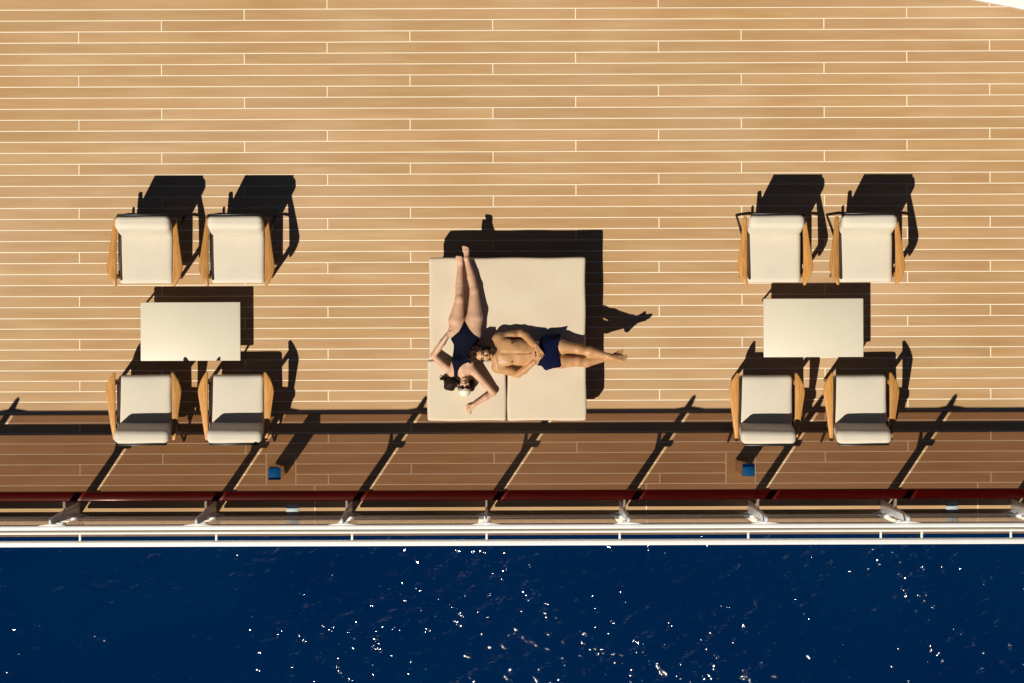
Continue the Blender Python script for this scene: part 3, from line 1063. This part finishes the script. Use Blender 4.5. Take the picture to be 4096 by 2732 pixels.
    Hf.ell(P(1804, 1533, .055), ((1, .3, 0), (-.3, 1, 0), (0, 0, 1)), (.088, .066, .05), .03)
    Hf.cap(P(1790, 1522, .05), .045, P(1776, 1512, .035), .028, .8, .02)
    Hf.cap(P(1776, 1512, .03), .022, P(1761, 1519, .02), .006, .8, .01)
    Hf.cap(P(1786, 1548, .05), .035, P(1806, 1552, .05), .035, .8, .02)
    rs = np.random.RandomState(9)
    for i in range(34):
        a0 = rs.uniform(0, 6.28)
        p = P(1803 + 22 * math.cos(a0), 1534 + 17 * math.sin(a0), .05 + rs.uniform(0, .04))
        q = p + Vector((math.cos(a0 + 1.2) * .035, -math.sin(a0 + 1.2) * .035, rs.uniform(-.02, .015)))
        Hf.cap(p, .009, q, .004, 1, .004)
    for i in range(5):
        Hf.cap(P(1778, 1514, .03), .008, P(1758 + rs.uniform(-4, 6), 1510 + rs.uniform(-6, 10), .018), .004, 1, .003)
    Hf.ell(P(1888, 1540, .075), ((1, 0, 0), (0, 1, 0), (0, 0, 1)), (.036, .075, .06), .03)  # dark beside the face: part hair, part shadow built as hair
    hs_ = field_part('hair', Hf, M['hair_w'], root, org)
    # dark glasses: two lenses and a bridge
    g = empty('sunglasses'); g.parent = root; g.location = (0, 0, 0)
    for s in (-1, 1):
        blob('lens', hc + side * s * .034 + cr * .012 + nm * .094, ax, (.032, .021, .010), M['lens'], g, org)
    link('bridge', tube_me('bridge', [hc + side * -.014 + cr * .014 + nm * .102 - org, hc + side * .014 + cr * .014 + nm * .102 - org], .004, 6), M['lens'], g)
    for s in (-1, 1):
        link('temple_arm', tube_me('temple_arm', [hc + side * s * .062 + cr * .016 + nm * .086 - org, hc + side * s * .082 + cr * .012 + nm * .0 - org], .004, 6), M['lens'], g)
    blob('lips', hc - cr * .064 + nm * .087, ax, (.020, .008, .007), M['lips'], root, org)
    for (t_, d_) in tips:
        sd = d_.cross(Vector((0, 0, 1))).normalized()
        blob('nail', t_ + Vector((0, 0, .004)), (d_, sd, d_.cross(sd)), (.011, .0075, .0065), M['nail'], root, org)
    return root


# ---- the man -----------------------------------------------------------------
def build_man():
    pts = [P(1880, 1310, 0), P(2530, 1510, 0.42)]
    T = box_field(pts, 0.08, H)
    # trunk
    T.cap(P(2016, 1408, .125), .150, P(2080, 1411, .120), .146, .70, .04)
    T.cap(P(2080, 1411, .120), .146, P(2140, 1413, .110), .132, .70, .05)
    T.cap(P(2140, 1413, .110), .132, P(2196, 1412, .105), .150, .72, .05)
    T.cap(P(2000, 1372, .125), .085, P(2000, 1444, .125), .085, .95, .04)
    for q, r in ((2030, 1382), (2030, 1438)):
        T.ell(P(q, r, .185), ((1, 0, 0), (0, 1, 0), (0, 0, 1)), (.085, .080, .042), .03)
    for i, xx in enumerate((2074, 2094, 2114)):
        for yy in (1398, 1428):
            T.ell(P(xx, yy, .178 - .006 * i), ((1, 0, 0), (0, 1, 0), (0, 0, 1)), (.030, .040, .030), .018)
    T.cap(P(2000, 1412, .232), .006, P(2058, 1413, .240), .007, 1, .03, sub=True)
    T.cap(P(2064, 1413, .228), .004, P(2112, 1413, .218), .004, 1, .022, sub=True)
    T.ell(P(2120, 1413, .205), ((1, 0, 0), (0, 1, 0), (0, 0, 1)), (.010, .008, .022), .006, sub=True)
    F = T.clone()
    # neck
    F.cap(P(1998, 1411, .14), .066, P(1964, 1414, .215), .056, 1, .03)
    for s, sh in ((-1, (1990, 1362)), (1, (1988, 1462))):
        F.cap(P(1976, 1411 + s * 12, .17), .045, P(sh[0] - 2, sh[1], .135), .050, 1, .03)     # trapezius
        F.cap(P(1980, 1411 + s * 20, .205), .012, P(sh[0] - 2, sh[1] + s * -6, .185), .010, 1, .02)   # collar bone
    # upper arm in the picture
    F.ell(P(1992, 1355, .12), ((1, 0, 0), (0, 1, 0), (0, 0, 1)), (.075, .066, .066), .03)
    F.cap(P(1995, 1352, .115), .058, P(2080, 1334, .065), .046, 1, .025)
    F.ell(P(2040, 1342, .105), ((1, .2, 0), (-.2, 1, 0), (0, 0, 1)), (.075, .046, .048), .02)
    F.cap(P(2080, 1334, .065), .044, P(2104, 1348, .10), .045, 1, .02)
    F.cap(P(2104, 1348, .10), .045, P(2140, 1380, .240), .029, 1, .02)
    hand(F, P(2142, 1383, .246), P(2163, 1418, .262) - P(2142, 1383, .246), (0.25, 0, 1), 1.0, .10, .25, 1)
    # lower arm in the picture
    F.ell(P(1990, 1470, .12), ((1, 0, 0), (0, 1, 0), (0, 0, 1)), (.078, .066, .066), .03)
    F.cap(P(1993, 1473, .115), .058, P(2070, 1496, .065), .046, 1, .025)
    F.ell(P(2036, 1484, .10), ((1, -.2, 0), (.2, 1, 0), (0, 0, 1)), (.075, .046, .048), .02)
    F.cap(P(2070, 1496, .065), .044, P(2094, 1482, .10), .045, 1, .02)
    F.cap(P(2094, 1482, .10), .045, P(2136, 1448, .205), .029, 1, .02)
    hand(F, P(2138, 1446, .208), P(2163, 1420, .225) - P(2138, 1446, .208), (0.25, 0, 1), 1.0, .08, .32, -1)
    # legs
    F.cap(P(2206, 1388, .10), .098, P(2240, 1387, .115), .084, 1, .03)
    F.cap(P(2240, 1387, .115), .084, P(2304, 1396, .115), .060, 1, .03)
    F.ell(P(2314, 1398, .125), ((1, 0, 0), (0, 1, 0), (0, 0, 1)), (.068, .056, .052), .02)
    F.cap(P(2316, 1399, .115), .055, P(2358, 1408, .105), .060, 1, .025)
    F.cap(P(2358, 1408, .105), .060, P(2424, 1424, .120), .036, 1, .025)
    foot(F, P(2434, 1427, .120), P(2500, 1437, .205), Vector((-.6, .55, .60)), size=1.22)
    F.cap(P(2206, 1442, .10), .098, P(2240, 1446, .098), .082, 1, .03)
    F.cap(P(2240, 1446, .098), .082, P(2304, 1448, .085), .058, 1, .03)
    F.ell(P(2310, 1446, .095), ((1, 0, 0), (0, 1, 0), (0, 0, 1)), (.066, .055, .050), .02)
    F.cap(P(2314, 1448, .085), .055, P(2344, 1450, .065), .060, 1, .025)
    F.cap(P(2344, 1450, .065), .060, P(2420, 1436, .045), .035, 1, .025)
    foot(F, P(2430, 1433, .050), P(2486, 1414, .150), Vector((-.6, .45, .7)), size=1.18)
    # head, resting on her waist
    hc = P(1930, 1418, .275)
    crown, nrm = Vector((-1, 0.04, 0.10)), Vector((0.10, -0.22, 1))
    ax = head(F, hc, crown, nrm, 1.03, jaw=.060, ears=False)
    org = P(2150, 1412, 0); org.z = BED
    root = empty('person', org)
    tag(root, 'bare-chested man in navy shorts, head resting on the woman', 'person')
    field_part('body', F, M['skin_m'], root, org)
    # shorts: looser than the body, wavy hems
    S = T.clone()
    S.cap(P(2180, 1412, .105), .150, P(2206, 1412, .105), .160, .74, .03)
    S.cap(P(2204, 1386, .105), .110, P(2246, 1380, .115), .104, 1, .03)
    S.cap(P(2204, 1442, .105), .112, P(2246, 1448, .105), .102, 1, .03)
    S.cap(P(2196, 1460, .08), .075, P(2236, 1462, .075), .060, .8, .03)
    S.cap(P(2190, 1362, .08), .075, P(2240, 1356, .085), .060, .8, .03)
    for q, r, r2 in ((2200, 1366, 1360), (2206, 1404, 1398), (2204, 1432, 1437), (2198, 1464, 1466), (2178, 1392, 1384), (2176, 1424, 1428), (2184, 1450, 1453), (2186, 1378, 1372)):
        S.cap(P(q, r, .195), .008, P(2236, r2, .20), .010, 1, .015)
    outline = [(2152, 1340), (2181, 1336), (2204, 1342), (2226, 1339), (2244, 1334), (2240, 1352), (2231, 1372), (2230, 1392), (2233, 1412), (2235, 1436), (2239, 1456), (2241, 1470),
               (2212, 1474), (2184, 1484), (2164, 1478), (2147, 1468), (2158, 1440), (2161, 1412), (2158, 1380)]
    op = [P(a_, b_, .19) for a_, b_ in outline]
    field_part('shorts', clip_poly(S, [(p.x, p.y) for p in op], .006), M['shorts'], root, org)
    side, cr, nm = ax
    # curly hair
    Hf = box_field([hc], 0.24, H)
    Hf.ell(hc + cr * .050 - nm * .026, ax, (.100, .092, .094), .02)
    Hf.ell(P(1942, 1408, .185), ((1, 0, 0), (0, 1, 0), (0, 0, 1)), (.085, .085, .07), .03)  # filler under the head, added to stop light reaching the mattress
    rs = np.random.RandomState(4)
    for i in range(260):
        v = Vector(rs.normal(size=3)).normalized()
        p = hc + cr * .050 - nm * .030 + side * v.x * .104 + cr * v.y * .098 + nm * v.z * .100
        if (p - hc).dot(nm) > .045 and (p - hc).dot(cr) < .075:
            continue
        if (p - hc).dot(cr) < -.02 and (p - hc).dot(nm) > -.01:
            continue
        p += v * rs.uniform(-.006, .016)
        r = rs.uniform(.009, .019)
        Hf.ell(p, ((1, 0, 0), (0, 1, 0), (0, 0, 1)), (r, r, r), .006)
    for i in range(26):       # loose curls falling over her waist
        p = P(1904 + rs.uniform(-22, 16), 1436 + rs.uniform(-18, 12), .24 + rs.uniform(-.03, .03))
        q = p + Vector((rs.uniform(-.05, .0), rs.uniform(-.04, .03), rs.uniform(-.03, .02)))
        Hf.cap(p, .012, q, .006, 1, .006)
    field_part('hair', Hf, M['hair_m'], root, org)
    # short beard along the jaw
    Bf = box_field([hc], 0.18, H)
    Bf.ell(hc - cr * .062 + nm * .014, ax, (.062, .058, .070), .01)
    cut = [hc - cr * .052 + side * -.2, hc - cr * .052 + side * .2, hc - cr * .3 + side * .2, hc - cr * .3 + side * -.2]
    Bf = clip_poly(Bf, [(p.x, p.y) for p in cut], 0.0)
    field_part('beard', Bf, M['dark'], root, org)
    for s in (-1, 1):
        blob('eyebrow', hc + side * s * .033 + cr * .024 + nm * .087, ax, (.022, .0065, .006), M['dark'], root, org)
        blob('eye', hc + side * s * .031 + cr * .001 + nm * .080, ax, (.015, .0065, .007), M['dark'], root, org)
    blob('lips', hc - cr * .066 + nm * .087, ax, (.023, .009, .008), M['lips'], root, org)
    E = ((1, 0, 0), (0, 1, 0), (0, 0, 1))
    for q, r in ((2046, 1374), (2047, 1448)):
        blob('areola', P(q, r, .222), E, (.012, .012, .006), M['areola'], root, org)
    return root


build_woman()
build_man()
